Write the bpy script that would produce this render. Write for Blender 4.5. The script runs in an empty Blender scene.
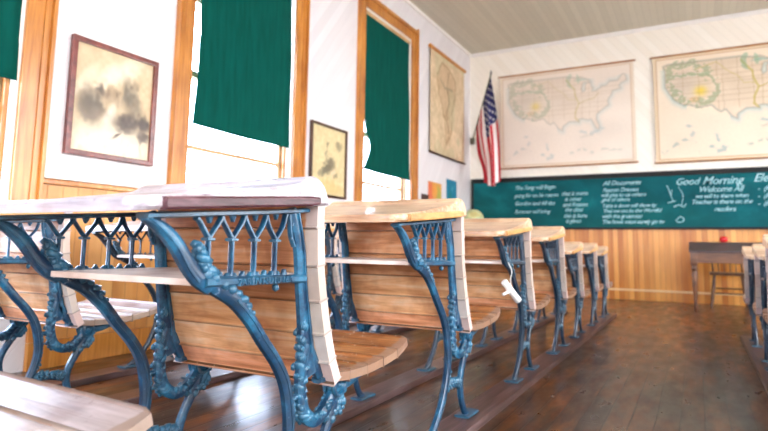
import bpy, bmesh, math, random
import numpy as np
from mathutils import Vector, Matrix
random.seed(7)
S = bpy.context.scene
COL = S.collection

# ------------------------------------------------------------------ camera
YAW, PITCH, ROLL = math.radians(28.70), math.radians(6.69), math.radians(0.88)
F_PX, CY = 569.8, 178.8
EYE = Vector((0, 0, 0.66))
cyw, syw, cp, sp = math.cos(YAW), math.sin(YAW), math.cos(PITCH), math.sin(PITCH)
fwd = Vector((-syw * cp, cyw * cp, sp)); rgt = Vector((cyw, syw, 0)); upv = rgt.cross(fwd)
r2 = rgt * math.cos(ROLL) + upv * math.sin(ROLL)
u2 = -rgt * math.sin(ROLL) + upv * math.cos(ROLL)
cam = bpy.data.cameras.new('camera'); co = bpy.data.objects.new('camera', cam); COL.objects.link(co)
M = Matrix((( r2.x, u2.x, -fwd.x, EYE.x), (r2.y, u2.y, -fwd.y, EYE.y), (r2.z, u2.z, -fwd.z, EYE.z), (0, 0, 0, 1)))
co.matrix_world = M
cam.sensor_width = 36; cam.lens = F_PX / 768 * 36
cam.shift_y = -(215.5 - CY) / 768
cam.clip_start = 0.02
cam.dof.use_dof = True; cam.dof.focus_distance = 1.55; cam.dof.aperture_fstop = 3.2
S.camera = co

# ------------------------------------------------------------------ world, exposure
W = bpy.data.worlds.new('World'); S.world = W; W.use_nodes = True
bg = W.node_tree.nodes['Background']
bg.inputs[1].default_value = 13.0
# open blue sky on the window side, hazier warm sky on the other
_tc = W.node_tree.nodes.new('ShaderNodeTexCoord'); _sx = W.node_tree.nodes.new('ShaderNodeSeparateXYZ'); _cr = W.node_tree.nodes.new('ShaderNodeValToRGB'); _ma = W.node_tree.nodes.new('ShaderNodeMath')
_ma.operation = 'MULTIPLY_ADD'; _ma.inputs[1].default_value = .5; _ma.inputs[2].default_value = .5
_cr.color_ramp.elements[0].position = .25; _cr.color_ramp.elements[0].color = (0.92, 1.08, 1.42, 1)
_cr.color_ramp.elements[1].position = .75; _cr.color_ramp.elements[1].color = (0.86, 0.89, 0.93, 1)
W.node_tree.links.new(_tc.outputs['Generated'], _sx.inputs[0]); W.node_tree.links.new(_sx.outputs[0], _ma.inputs[0]); W.node_tree.links.new(_ma.outputs[0], _cr.inputs[0]); W.node_tree.links.new(_cr.outputs[0], bg.inputs[0])
S.view_settings.view_transform = 'Standard'; S.view_settings.look = 'None'
S.view_settings.gamma = 1; S.view_settings.use_curve_mapping = False
S.view_settings.exposure = 0.74
S.cycles.use_denoising = True
S.cycles.max_bounces = 10; S.cycles.diffuse_bounces = 7; S.cycles.transparent_max_bounces = 12
S.cycles.sample_clamp_indirect = 8

XL, XR, YF, YB, HC = -3.025, 2.75, 8.30, -2.4, 3.68
WT = 0.16      # wall thickness
WIN_L = [(0.40, 1.60), (2.71, 3.86), (5.04, 6.18)]      # clear openings along y, left wall
WIN_R = [(-0.9, 0.35), (1.5, 2.75), (3.9, 5.15), (6.2, 7.3)]  # right wall, out of view; windows left unshaded to light the room
WIN_B = [(-2.35, -1.15), (0.55, 1.75)]               # openings along x, rear wall; unseen windows added to light the desk backs
WZ0, WZ1 = 0.50, 3.22

def area(name, loc, size, direction, power=None, color=(1, 1, 1), portal=False):
    l = bpy.data.lights.new(name, 'AREA'); l.shape = 'RECTANGLE'; l.size, l.size_y = size
    l.color = color
    if power: l.energy = power
    if portal: l.cycles.is_portal = True
    o = bpy.data.objects.new(name, l); COL.objects.link(o); o.location = loc
    o.rotation_euler = Vector(direction).to_track_quat('-Z', 'Y').to_euler()
    return o
for a, b in WIN_L:
    area('daylight_portal', (XL - WT - .02, (a + b) / 2, (WZ0 + WZ1) / 2), (b - a, WZ1 - WZ0), (1, 0, 0), portal=True)
for a, b in WIN_R:
    area('daylight_portal', (XR + WT + .02, (a + b) / 2, (WZ0 + WZ1) / 2), (b - a, WZ1 - WZ0), (-1, 0, 0), portal=True)

for a, b in WIN_B:
    area('daylight_portal', ((a + b) / 2, YB - WT - .02, (WZ0 + WZ1) / 2), (b - a, WZ1 - WZ0), (0, 1, 0), portal=True)

# ------------------------------------------------------------------ materials
def new_mat(name):
    m = bpy.data.materials.new(name); m.use_nodes = True
    nt = m.node_tree; b = nt.nodes['Principled BSDF']
    return m, nt, b
def lin(c):
    return tuple(((x / 255) / 12.92 if x / 255 <= .04045 else ((x / 255 + .055) / 1.055) ** 2.4) for x in c) + (1,)
def coords(nt, scale, kind='Object'):
    tc = nt.nodes.new('ShaderNodeTexCoord'); mp = nt.nodes.new('ShaderNodeMapping')
    mp.inputs['Scale'].default_value = scale
    nt.links.new(tc.outputs[kind], mp.inputs['Vector']); return mp.outputs[0]
def noise(nt, vec, scale, detail=4, rough=.55, dist=0.):
    n = nt.nodes.new('ShaderNodeTexNoise'); n.inputs['Scale'].default_value = scale
    n.inputs['Detail'].default_value = detail; n.inputs['Roughness'].default_value = rough
    n.inputs['Distortion'].default_value = dist
    if vec is not None: nt.links.new(vec, n.inputs['Vector'])
    return n.outputs['Fac']
def ramp(nt, fac, stops):
    r = nt.nodes.new('ShaderNodeValToRGB'); e = r.color_ramp.elements
    while len(e) < len(stops): e.new(.5)
    for i, (p, c) in enumerate(stops):
        e[i].position = p; e[i].color = c if len(c) == 4 else tuple(c) + (1,)
    nt.links.new(fac, r.inputs[0]); return r.outputs[0]
def mix(nt, fac, a, b, mode='MIX'):
    m = nt.nodes.new('ShaderNodeMix'); m.data_type = 'RGBA'; m.blend_type = mode
    for s, v in ((m.inputs[0], fac), (m.inputs[6], a), (m.inputs[7], b)):
        if hasattr(v, 'links'): nt.links.new(v, s)
        else: s.default_value = v
    return m.outputs[2]
def math_n(nt, op, a, b=None, c=None):
    m = nt.nodes.new('ShaderNodeMath'); m.operation = op
    for i, v in enumerate((a, b, c)):
        if v is None: continue
        if hasattr(v, 'links'): nt.links.new(v, m.inputs[i])
        else: m.inputs[i].default_value = v
    return m.outputs[0]
def bump(nt, b, h, strength=.3, dist=.01):
    n = nt.nodes.new('ShaderNodeBump'); n.inputs['Strength'].default_value = strength
    n.inputs['Distance'].default_value = dist
    nt.links.new(h, n.inputs['Height']); nt.links.new(n.outputs[0], b.inputs['Normal'])
def attr(nt, name):
    a = nt.nodes.new('ShaderNodeAttribute'); a.attribute_name = name; return a

def wood(name, c1, c2, c3, grain=(2, 40, 40), rough=.4, patch=3., paled=None, kind='Object', tone=True, coat=0., speck=None):
    m, nt, b = new_mat(name)
    v = coords(nt, grain, kind)
    g = noise(nt, v, 1.6, 6, .6, .6)
    col = ramp(nt, g, [(.28, c1), (.5, c2), (.72, c3)])
    pv = coords(nt, (1, 1, 1), kind)
    p = noise(nt, pv, patch, 3)
    dark = ramp(nt, p, [(.38, (.60, .48, .42)), (.58, (1, 1, 1))])
    col = mix(nt, .75, col, dark, 'MULTIPLY')
    if tone:
        col = mix(nt, 1., col, attr(nt, 'tone').outputs['Color'], 'MULTIPLY')
    if speck:
        s = noise(nt, pv, 55, 5, .7)
        sf = ramp(nt, s, [(.60, (0, 0, 0)), (.68, (1, 1, 1))])
        col = mix(nt, math_n(nt, 'MULTIPLY', sf, .55), col, speck)
    if paled is not None:      # board ends paler: side light painted on backrests, worn varnish on seats
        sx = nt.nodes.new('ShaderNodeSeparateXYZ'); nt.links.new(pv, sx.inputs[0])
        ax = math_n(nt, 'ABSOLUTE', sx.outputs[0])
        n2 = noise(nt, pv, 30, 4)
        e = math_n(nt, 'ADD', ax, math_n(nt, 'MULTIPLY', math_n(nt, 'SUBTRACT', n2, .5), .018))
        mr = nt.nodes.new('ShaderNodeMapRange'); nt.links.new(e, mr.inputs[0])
        paled_mul = mix(nt, .75, (1, 1, 1, 1), attr(nt, 'tone').outputs['Color'], 'MULTIPLY')
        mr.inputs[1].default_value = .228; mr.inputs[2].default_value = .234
        col = mix(nt, mr.outputs[0], col, mix(nt, 1., mix(nt, n2, paled, tuple(x * .78 for x in paled[:3]) + (1,)), paled_mul, 'MULTIPLY'))
    nt.links.new(col, b.inputs['Base Color'])
    b.inputs['Roughness'].default_value = rough
    b.inputs['Coat Weight'].default_value = coat; b.inputs['Coat Roughness'].default_value = .18
    bump(nt, b, g, .25, .003)
    return m

def plain(name, c, rough=.5, metal=0., var=.12, scale=8, bmp=0.):
    m, nt, b = new_mat(name)
    v = coords(nt, (1, 1, 1)); n = noise(nt, v, scale, 5)
    lo = tuple(x * (1 - var) for x in c[:3]) + (1,); hi = tuple(min(1, x * (1 + var)) for x in c[:3]) + (1,)
    nt.links.new(ramp(nt, n, [(.3, lo), (.7, hi)]), b.inputs['Base Color'])
    b.inputs['Roughness'].default_value = rough; b.inputs['Metallic'].default_value = metal
    if bmp: bump(nt, b, n, bmp, .003)
    return m

M_WALL = None
def beadboard(name, c1, c2, spacing, vec_rot, rough=.55, axis=0, groove=.5, groove_col=None, streak=None):
    """boards of one width laid side by side; vec_rot turns the coordinate so the boards run along its z"""
    m, nt, b = new_mat(name)
    tc = nt.nodes.new('ShaderNodeTexCoord'); mp = nt.nodes.new('ShaderNodeMapping')
    mp.vector_type = 'POINT'; mp.inputs['Rotation'].default_value = vec_rot
    nt.links.new(tc.outputs['Object'], mp.inputs['Vector'])
    sx = nt.nodes.new('ShaderNodeSeparateXYZ'); nt.links.new(mp.outputs[0], sx.inputs[0])
    d = math_n(nt, 'DIVIDE', sx.outputs[axis], spacing)
    fr = math_n(nt, 'FRACT', d)
    edge = math_n(nt, 'ABSOLUTE', math_n(nt, 'SUBTRACT', fr, .5))
    gr = nt.nodes.new('ShaderNodeMapRange'); nt.links.new(edge, gr.inputs[0])
    gr.inputs[1].default_value = .44; gr.inputs[2].default_value = .49
    fl = math_n(nt, 'FLOOR', d)
    wn = nt.nodes.new('ShaderNodeTexWhiteNoise'); wn.noise_dimensions = '1D'; nt.links.new(fl, wn.inputs['W'])
    st = nt.nodes.new('ShaderNodeMapping')
    st.inputs['Scale'].default_value = streak or (6, 6, .8)
    nt.links.new(mp.outputs[0], st.inputs[0])
    n = noise(nt, st.outputs[0], 2.5, 5)
    f = math_n(nt, 'ADD', math_n(nt, 'MULTIPLY', wn.outputs['Value'], .45), math_n(nt, 'MULTIPLY', n, .55))
    col = ramp(nt, f, [(.25, c1), (.75, c2)])
    gc = groove_col or tuple(x * .55 for x in c1[:3]) + (1,)
    col = mix(nt, math_n(nt, 'MULTIPLY', gr.outputs[0], groove), col, gc)
    nt.links.new(col, b.inputs['Base Color']); b.inputs['Roughness'].default_value = rough
    bump(nt, b, math_n(nt, 'SUBTRACT', 1., gr.outputs[0]), .4, .004)
    return m

m_wall_l = beadboard('painted_boards_left', lin((220, 213, 214)), lin((230, 224, 225)), .09, (math.radians(38), 0, 0), .5, 1, .10)
m_wall_f = beadboard('painted_boards_front', lin((243, 233, 218)), lin((248, 240, 228)), .09, (0, math.radians(38), 0), .5, 0, .2)
m_ceil = beadboard('ceiling_boards', lin((200, 192, 174)), lin((210, 202, 184)), .08, (0, 0, 0), .6, 0, .3)
m_wains = beadboard('pine_wainscot', lin((178, 100, 28)), lin((228, 160, 76)), .062, (0, 0, 0), .35, 0, .75, lin((150, 92, 40)))
m_wains_l = beadboard('pine_wainscot_side', lin((196, 128, 62)), lin((230, 172, 100)), .085, (0, 0, 0), .35, 1, .6, lin((160, 104, 54)))
m_trim = wood('varnished_pine_trim', lin((170, 100, 36)), lin((200, 130, 54)), lin((220, 156, 78)), (30, 30, 1.5), .3, 1.5, tone=False, coat=.3)
m_sash = wood('pale_sash_wood', lin((196, 156, 110)), lin((214, 178, 134)), lin((226, 194, 150)), (30, 30, 2), .4, 2, tone=False)
m_white = plain('white_paint', lin((238, 232, 226)), .45, var=.03)
m_base = plain('cream_baseboard_paint', lin((226, 190, 140)), .4, var=.06)

def floor_material():
    m, nt, b = new_mat('worn_floor_boards')
    v = coords(nt, (1, 1, 1))
    sx = nt.nodes.new('ShaderNodeSeparateXYZ'); nt.links.new(v, sx.inputs[0])
    d = math_n(nt, 'DIVIDE', sx.outputs[0], .085); fl = math_n(nt, 'FLOOR', d)
    wn = nt.nodes.new('ShaderNodeTexWhiteNoise'); wn.noise_dimensions = '1D'; nt.links.new(fl, wn.inputs['W'])
    # board ends
    yy = math_n(nt, 'ADD', math_n(nt, 'DIVIDE', sx.outputs[1], 2.4), math_n(nt, 'MULTIPLY', wn.outputs['Value'], 7.3))
    cb = nt.nodes.new('ShaderNodeCombineXYZ'); nt.links.new(fl, cb.inputs[0]); nt.links.new(math_n(nt, 'FLOOR', yy), cb.inputs[1])
    w2 = nt.nodes.new('ShaderNodeTexWhiteNoise'); w2.noise_dimensions = '2D'; nt.links.new(cb.outputs[0], w2.inputs['Vector'])
    gx = math_n(nt, 'ABSOLUTE', math_n(nt, 'SUBTRACT', math_n(nt, 'FRACT', d), .5))
    gr = nt.nodes.new('ShaderNodeMapRange'); nt.links.new(gx, gr.inputs[0]); gr.inputs[1].default_value = .445; gr.inputs[2].default_value = .485
    gy = math_n(nt, 'ABSOLUTE', math_n(nt, 'SUBTRACT', math_n(nt, 'FRACT', yy), .5))
    gr2 = nt.nodes.new('ShaderNodeMapRange'); nt.links.new(gy, gr2.inputs[0]); gr2.inputs[1].default_value = .4985; gr2.inputs[2].default_value = .4995
    groove = math_n(nt, 'MAXIMUM', gr.outputs[0], gr2.outputs[0])
    g = noise(nt, coords(nt, (28, 1.6, 1)), 1.7, 6, .65, .4)
    f = math_n(nt, 'ADD', math_n(nt, 'MULTIPLY', w2.outputs['Value'], .38), math_n(nt, 'MULTIPLY', g, .62))
    col = ramp(nt, f, [(.25, lin((12, 7, 5))), (.5, lin((36, 20, 12))), (.75, lin((72, 42, 22)))])
    p = noise(nt, coords(nt, (3.2, .7, 1)), 1.6, 6, .65)
    col = mix(nt, ramp(nt, p, [(.46, (0, 0, 0)), (.58, (.85, .85, .85))]), col, lin((122, 66, 14)))      # orange varnish left in patches
    q = noise(nt, coords(nt, (9, 2.2, 1), 'Generated'), 3.5, 6, .65)
    col = mix(nt, ramp(nt, q, [(.52, (0, 0, 0)), (.66, (.6, .6, .6))]), col, lin((50, 36, 42)))     # greyed, trodden wood, its purple cast painted in for floor reflections
    # a dark repair of newer boards in the aisle
    rx = math_n(nt, 'MULTIPLY', math_n(nt, 'GREATER_THAN', sx.outputs[0], -.42), math_n(nt, 'LESS_THAN', sx.outputs[0], .42))
    ry = math_n(nt, 'LESS_THAN', sx.outputs[1], 3.75)
    rep = math_n(nt, 'MULTIPLY', math_n(nt, 'MULTIPLY', rx, ry), .5)
    col = mix(nt, rep, col, lin((60, 42, 32)))
    dk = noise(nt, coords(nt, (5, 1.2, 1)), 2.3, 7, .7)
    col = mix(nt, .8, col, ramp(nt, dk, [(.36, (.34, .30, .30)), (.56, (1, 1, 1))]), 'MULTIPLY')
    col = mix(nt, math_n(nt, 'MULTIPLY', groove, .92), col, (.015, .008, .006, 1))
    nt.links.new(col, b.inputs['Base Color'])
    r = noise(nt, coords(nt, (3, 1, 1)), 4, 5)
    nt.links.new(ramp(nt, r, [(.3, (.24, .24, .24)), (.7, (.46, .46, .46))]), b.inputs['Roughness'])
    b.inputs['Specular IOR Level'].default_value = .25
    b.inputs['Coat Weight'].default_value = .5; b.inputs['Coat Roughness'].default_value = .2
    h = math_n(nt, 'SUBTRACT', math_n(nt, 'MULTIPLY', g, .25), groove)
    bump(nt, b, h, .35, .003)
    return m
m_floor = floor_material()
m_runner = wood('runner_board', lin((48, 30, 28)), lin((80, 58, 56)), lin((116, 94, 94)), (30, 2, 30), .28, 3, tone=False)

DARK_IRON = lin((22, 66, 104))
def iron_material(name, stops):
    m, nt, b = new_mat(name)
    v = coords(nt, (1, 1, 1)); n = noise(nt, v, 14, 6, .7); n2 = noise(nt, v, 90, 3)
    col = ramp(nt, n, stops)
    ge = nt.nodes.new('ShaderNodeNewGeometry')
    ed = ramp(nt, ge.outputs['Pointiness'], [(.54, (0, 0, 0)), (.66, (1, 1, 1))])
    col = mix(nt, math_n(nt, 'MULTIPLY', ed, .3), col, lin((84, 148, 176)))  # lighter teal on raised edges: highlights painted into the colour
    chip = ramp(nt, noise(nt, v, 60, 4, .7), [(.66, (0, 0, 0)), (.72, (1, 1, 1))])
    col = mix(nt, math_n(nt, 'MULTIPLY', chip, .6), col, lin((150, 170, 190)))
    nt.links.new(col, b.inputs['Base Color']); b.inputs['Roughness'].default_value = .30
    b.inputs['Specular IOR Level'].default_value = .5; b.inputs['Coat Weight'].default_value = .15; b.inputs['Coat Roughness'].default_value = .12
    bump(nt, b, math_n(nt, 'ADD', n, math_n(nt, 'MULTIPLY', n2, .4)), .25, .002)
    return m
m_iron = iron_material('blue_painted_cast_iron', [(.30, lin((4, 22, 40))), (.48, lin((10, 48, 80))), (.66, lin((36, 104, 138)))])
m_iron_shade = iron_material('shaded_cast_iron', [(.34, lin((10, 14, 22))), (.5, lin((18, 32, 52))), (.7, lin((62, 60, 70)))])  # the blue iron darkened: shade on the farther desks put into the colour
LIT_ENDS = lin((226, 206, 196))  # side light on the backrest ends, put into the colour
m_back = wood('varnished_slats', lin((190, 118, 68)), lin((242, 182, 132)), lin((253, 222, 188)), (2, 26, 26), .32, 9, paled=LIT_ENDS, coat=.2)
m_top_w = wood('pale_desktop', lin((150, 140, 148)), lin((192, 184, 194)), lin((218, 212, 222)), (3, 40, 40), .3, 8, tone=False, coat=.3, speck=lin((96, 70, 62)))  # pale greyish top with brown specks
m_top_g = wood('honey_desktop', lin((176, 132, 94)), lin((216, 180, 144)), lin((238, 216, 194)), (3, 40, 40), .3, 6, tone=False, coat=.3, speck=lin((120, 84, 50)))
m_seat = wood('worn_seat', lin((104, 64, 34)), lin((168, 112, 62)), lin((204, 150, 96)), (2.5, 40, 40), .3, 10, paled=lin((170, 136, 112)), coat=.35, speck=lin((214, 200, 186)))
m_seat_w = wood('bleached_seat', lin((156, 146, 142)), lin((192, 182, 178)), lin((214, 206, 204)), (2.5, 40, 40), .35, 8, paled=lin((176, 156, 140)), coat=.1, speck=lin((120, 96, 84)))
m_shelf = wood('pale_shelf', lin((214, 194, 180)), lin((232, 216, 204)), lin((244, 232, 224)), (3, 50, 50), .4, 6, tone=False)
m_cleat_r = wood('dark_red_cleat', lin((44, 18, 22)), lin((78, 38, 46)), lin((124, 84, 92)), (50, 6, 50), .35, 12, tone=False)
m_cleat_g = wood('honey_cleat', lin((176, 124, 66)), lin((206, 156, 92)), lin((222, 180, 120)), (50, 6, 50), .35, 8, tone=False)

# ------------------------------------------------------------------ mesh helpers
def link(name, me, mat=None, parent=None, smooth=None):
    o = bpy.data.objects.new(name, me); COL.objects.link(o)
    if mat: me.materials.append(mat)
    if parent: o.parent = parent
    return o
def fin(name, bm, mat=None, parent=None, smooth=False):
    bmesh.ops.recalc_face_normals(bm, faces=bm.faces)
    me = bpy.data.meshes.new(name); bm.to_mesh(me); bm.free()
    if smooth:
        me.polygons.foreach_set('use_smooth', [True] * len(me.polygons))
        me.set_sharp_from_angle(angle=math.radians(smooth if smooth is not True else 40))
    return link(name, me, mat, parent)
def kind(o, k='structure'): o['kind'] = k; return o
def tag(o, label, cat, group=None):
    o['label'] = label; o['category'] = cat
    if group: o['group'] = group
    return o
def empty(name, loc=(0, 0, 0), rz=0):
    o = bpy.data.objects.new(name, None); COL.objects.link(o); o.location = loc; o.rotation_euler[2] = rz
    o.empty_display_size = .1; return o
def box(bm, lo, hi, bev=0.):
    vs = [bm.verts.new((x, y, z)) for x in (lo[0], hi[0]) for y in (lo[1], hi[1]) for z in (lo[2], hi[2])]
    idx = [(0, 1, 3, 2), (4, 6, 7, 5), (0, 4, 5, 1), (2, 3, 7, 6), (0, 2, 6, 4), (1, 5, 7, 3)]
    fs = [bm.faces.new([vs[i] for i in f]) for f in idx]
    if bev:
        es = {e for f in fs for e in f.edges}
        bmesh.ops.bevel(bm, geom=list(es), offset=bev, segments=2, affect='EDGES', profile=.7)
def boxo(name, lo, hi, mat, parent=None, bev=0., st=False):
    bm = bmesh.new(); box(bm, lo, hi, bev); o = fin(name, bm, mat, parent)
    if st: kind(o)
    return o
def smooth_path(pts, n=5):
    """Catmull-Rom through tuples of any length"""
    P = [np.array(p, float) for p in pts]; P = [2 * P[0] - P[1]] + P + [2 * P[-1] - P[-2]]
    out = []
    for i in range(1, len(P) - 2):
        for k in range(n):
            t = k / n; a, b, c, d = P[i - 1:i + 3]
            out.append(.5 * (2 * b + (c - a) * t + (2 * a - 5 * b + 4 * c - d) * t * t + (3 * b - a - 3 * c + d) * t ** 3))
    out.append(P[-2]); return out
def stroke(bm, pts, thick=.022, x=0., n=5, sides=8, sm=True, power=.75):
    """cast-iron bar: pts (y, z, width) in the side plane, thickness across x"""
    P = smooth_path(pts, n) if sm else [np.array(p, float) for p in pts]
    rings = []
    for i, p in enumerate(P):
        a = P[max(0, i - 1)]; b = P[min(len(P) - 1, i + 1)]
        t = (b - a)[:2]; t /= (np.linalg.norm(t) or 1); nrm = np.array([-t[1], t[0]])
        ring = []
        for k in range(sides):
            an = 2 * math.pi * (k + .5) / sides
            c, s = math.cos(an), math.sin(an)
            c = math.copysign(abs(c) ** power, c); s = math.copysign(abs(s) ** power, s)
            q = p[:2] + nrm * c * p[2] / 2
            ring.append(bm.verts.new((x + s * thick / 2, q[0], q[1])))
        rings.append(ring)
    for r, q in zip(rings, rings[1:]):
        for k in range(sides):
            bm.faces.new((r[k], r[(k + 1) % sides], q[(k + 1) % sides], q[k]))
    bm.faces.new(rings[0]); bm.faces.new(rings[-1][::-1])
def tube(bm, pts, r, sides=8, sm=True, n=5):
    P = [Vector(p) for p in (smooth_path(pts, n) if sm else pts)]
    rs = r if hasattr(r, '__len__') else [r] * len(P)
    if len(rs) != len(P): rs = [np.interp(i / (len(P) - 1), np.linspace(0, 1, len(rs)), rs) for i in range(len(P))]
    rings = []; ref = Vector((0, 0, 1))
    for i, p in enumerate(P):
        t = (P[min(len(P) - 1, i + 1)] - P[max(0, i - 1)]).normalized()
        if abs(t.dot(ref)) > .95: ref = Vector((1, 0, 0))
        u = t.cross(ref).normalized(); v = t.cross(u); ref = -v if False else ref
        rings.append([bm.verts.new(p + (u * math.cos(2 * math.pi * k / sides) + v * math.sin(2 * math.pi * k / sides)) * rs[i]) for k in range(sides)])
    for a, b in zip(rings, rings[1:]):
        for k in range(sides): bm.faces.new((a[k], a[(k + 1) % sides], b[(k + 1) % sides], b[k]))
    bm.faces.new(rings[0]); bm.faces.new(rings[-1][::-1])
def blob(bm, c, r, ang=0., sub=1):
    """small squashed leaf or boss; r = (x, along, across)"""
    m = Matrix.Translation(c) @ Matrix.Rotation(ang, 4, 'X') @ Matrix.Diagonal((r[0], r[1], r[2], 1))
    bmesh.ops.create_icosphere(bm, subdivisions=sub, radius=1, matrix=m)
def lathe(bm, prof, c=(0, 0, 0), sides=16):
    rings = []
    for r, z in prof:
        rings.append([bm.verts.new((c[0] + r * math.cos(2 * math.pi * k / sides), c[1] + r * math.sin(2 * math.pi * k / sides), c[2] + z)) for k in range(sides)])
    for a, b in zip(rings, rings[1:]):
        for k in range(sides): bm.faces.new((a[k], a[(k + 1) % sides], b[(k + 1) % sides], b[k]))
    bm.faces.new(rings[0]); bm.faces.new(rings[-1][::-1])

def painted_sheet(name, w, h, nx, ny, func, mat, parent=None, thick=.004):
    """flat printed sheet in local x-z, printed side facing -y; func(U, V) -> (ny, nx, 3) colours"""
    U, V = np.meshgrid(np.linspace(0, 1, nx), np.linspace(0, 1, ny))
    verts = np.stack([(U - .5) * w, np.zeros_like(U), (V - .5) * h], -1).reshape(-1, 3)
    i = np.arange(nx * ny).reshape(ny, nx)
    f = np.stack([i[:-1, :-1], i[:-1, 1:], i[1:, 1:], i[1:, :-1]], -1).reshape(-1, 4)
    n0 = len(verts)
    back = np.array([(-w / 2, thick, -h / 2), (w / 2, thick, -h / 2), (w / 2, thick, h / 2), (-w / 2, thick, h / 2)])
    verts = np.vstack([verts, back])
    faces = f.tolist() + [[n0 + 3, n0 + 2, n0 + 1, n0]]
    faces += [i[0, :].tolist()[::-1] + [n0, n0 + 1], i[-1, :].tolist() + [n0 + 2, n0 + 3]]
    faces += [i[:, 0].tolist() + [n0 + 3, n0], i[:, -1].tolist()[::-1] + [n0 + 1, n0 + 2]]
    me = bpy.data.meshes.new(name); me.from_pydata(verts.tolist(), [], faces); me.update()
    c = np.clip(func(U, V), 0, 1); c = np.where(c <= .04045, c / 12.92, ((c + .055) / 1.055) ** 2.4)
    c = np.concatenate([c.reshape(-1, 3), np.tile(c[0, 0], (4, 1))]); c = np.hstack([c, np.ones((len(c), 1))])
    at = me.color_attributes.new('print', 'FLOAT_COLOR', 'POINT'); at.data.foreach_set('color', c.astype(np.float32).ravel())
    return link(name, me, mat, parent)
def print_mat(name, rough=.7):
    m, nt, b = new_mat(name)
    n = noise(nt, coords(nt, (1, 1, 1)), 30, 4)
    col = mix(nt, .12, attr(nt, 'print').outputs['Color'], ramp(nt, n, [(.3, (.6, .55, .5)), (.7, (1, 1, 1))]), 'MULTIPLY')
    nt.links.new(col, b.inputs['Base Color']); b.inputs['Roughness'].default_value = rough
    return m
m_print = print_mat('printed_paper'); m_photo = print_mat('printed_photograph', .5)

def tone_faces(bm, rng=None):
    pass

# ------------------------------------------------------------------ room shell
boxo('floor', (XL - WT, YB - WT, -.12), (XR + WT, YF + WT, 0), m_floor, st=True)
boxo('ceiling', (XL - WT, YB - WT, HC), (XR + WT, YF + WT, HC + .12), m_ceil, st=True)
boxo('wall_front', (XL - WT, YF, 0), (XR + WT, YF + WT, HC), m_wall_f, st=True)
bm = bmesh.new(); x = XL - WT
for a, b in WIN_B:
    box(bm, (x, YB - WT, 0), (a, YB, HC)); box(bm, (a, YB - WT, 0), (b, YB, WZ0)); box(bm, (a, YB - WT, WZ1), (b, YB, HC)); x = b
box(bm, (x, YB - WT, 0), (XR + WT, YB, HC)); kind(fin('wall_back', bm, m_wall_f))
def side_wall(name, x0, x1, wins):
    bm = bmesh.new(); y = YB
    for a, b in wins:
        box(bm, (x0, y, 0), (x1, a, HC)); box(bm, (x0, a, 0), (x1, b, WZ0)); box(bm, (x0, a, WZ1), (x1, b, HC)); y = b
    box(bm, (x0, y, 0), (x1, YF, HC))
    kind(fin(name, bm, m_wall_l))
side_wall('wall_left', XL - WT, XL, WIN_L)
side_wall('wall_right', XR, XR + WT, WIN_R)
# wainscot, cap rail, baseboards
WZ = 0.93
boxo('trim_1', (XL + .03, YF - .018, .142), (XR - .03, YF, WZ), m_wains, st=True).name = 'wainscot_front'
boxo('baseboard_front', (XL + .03, YF - .03, 0), (XR - .03, YF, .118), m_wains, st=True, bev=.004)
boxo('trim_11', (XL + .03, YF - .034, .119), (XR - .03, YF, .141), m_base, st=True, bev=.004)
def wainscot(name, x, sgn, segs):
    bm = bmesh.new(); bc = bmesh.new(); bb = bmesh.new()
    for a, b in segs:
        xs = sorted((x, x + sgn * .018)); box(bm, (xs[0], a, .14), (xs[1], b, .955))
        xs = sorted((x, x + sgn * .03)); box(bb, (xs[0], a, 0), (xs[1], b, .138), .003)
        xs = sorted((x, x + sgn * .034)); box(bc, (xs[0], a, .957), (xs[1], b, .985), .006)
        xs = sorted((x, x + sgn * .05))
    return fin(name, bm, m_wains_l), fin('trim_2', bc, m_trim), fin('baseboard_' + name.split('_')[1], bb, m_trim)
CAS = .145
def gaps(wins):
    y = YB; out = []
    for a, b in wins:
        out.append((y, a - CAS)); y = b + CAS
    out.append((y, YF - .02)); return out
for nm, x, s, wins in (('wainscot_left', XL, 1, WIN_L), ('wainscot_right', XR, -1, WIN_R)):
    a, b, c = wainscot(nm, x, s, gaps(wins))
    a.name = 'trim_' + ('3' if s > 0 else '5'); b.name = 'trim_' + ('4' if s > 0 else '6')
    for o in (a, b, c): kind(o)
    bmw = bmesh.new()
    for p, q in gaps(wins):
        xs = sorted((x, x + s * .04)); box(bmw, (xs[0], p, .987), (xs[1], q, 1.022), .008)
    kind(fin('trim_7' if s > 0 else 'trim_8', bmw, m_white))
    bmw = bmesh.new()
    for p, q in gaps(wins):
        xs = sorted((x, x + s * .018)); box(bmw, (xs[0], p, 0.956), (xs[1], q, .957))
    bmw.free()
bpy.data.objects['wainscot_front'].name = 'trim_1'
# slim cornice along the ceiling
boxo('trim_9', (XL, YF - .035, HC - .05), (XR, YF, HC), m_white, st=True, bev=.006)
boxo('trim_10', (XL, YB, HC - .04), (XL + .03, YF - .036, HC), m_white, st=True, bev=.006)

# glass
mg, nt, b = new_mat('window_glass'); nt.nodes.remove(b)
tr = nt.nodes.new('ShaderNodeBsdfTransparent'); gl = nt.nodes.new('ShaderNodeBsdfGlossy'); gl.inputs['Roughness'].default_value = .02
tr.inputs[0].default_value = (.97, .98, .98, 1)
lw = nt.nodes.new('ShaderNodeLayerWeight'); lw.inputs[0].default_value = .15
mx = nt.nodes.new('ShaderNodeMixShader'); nt.links.new(math_n(nt, 'MULTIPLY', lw.outputs['Fresnel'], .5), mx.inputs[0]); nt.links.new(tr.outputs[0], mx.inputs[1]); nt.links.new(gl.outputs[0], mx.inputs[2])
nt.links.new(mx.outputs[0], nt.nodes['Material Output'].inputs[0])

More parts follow.
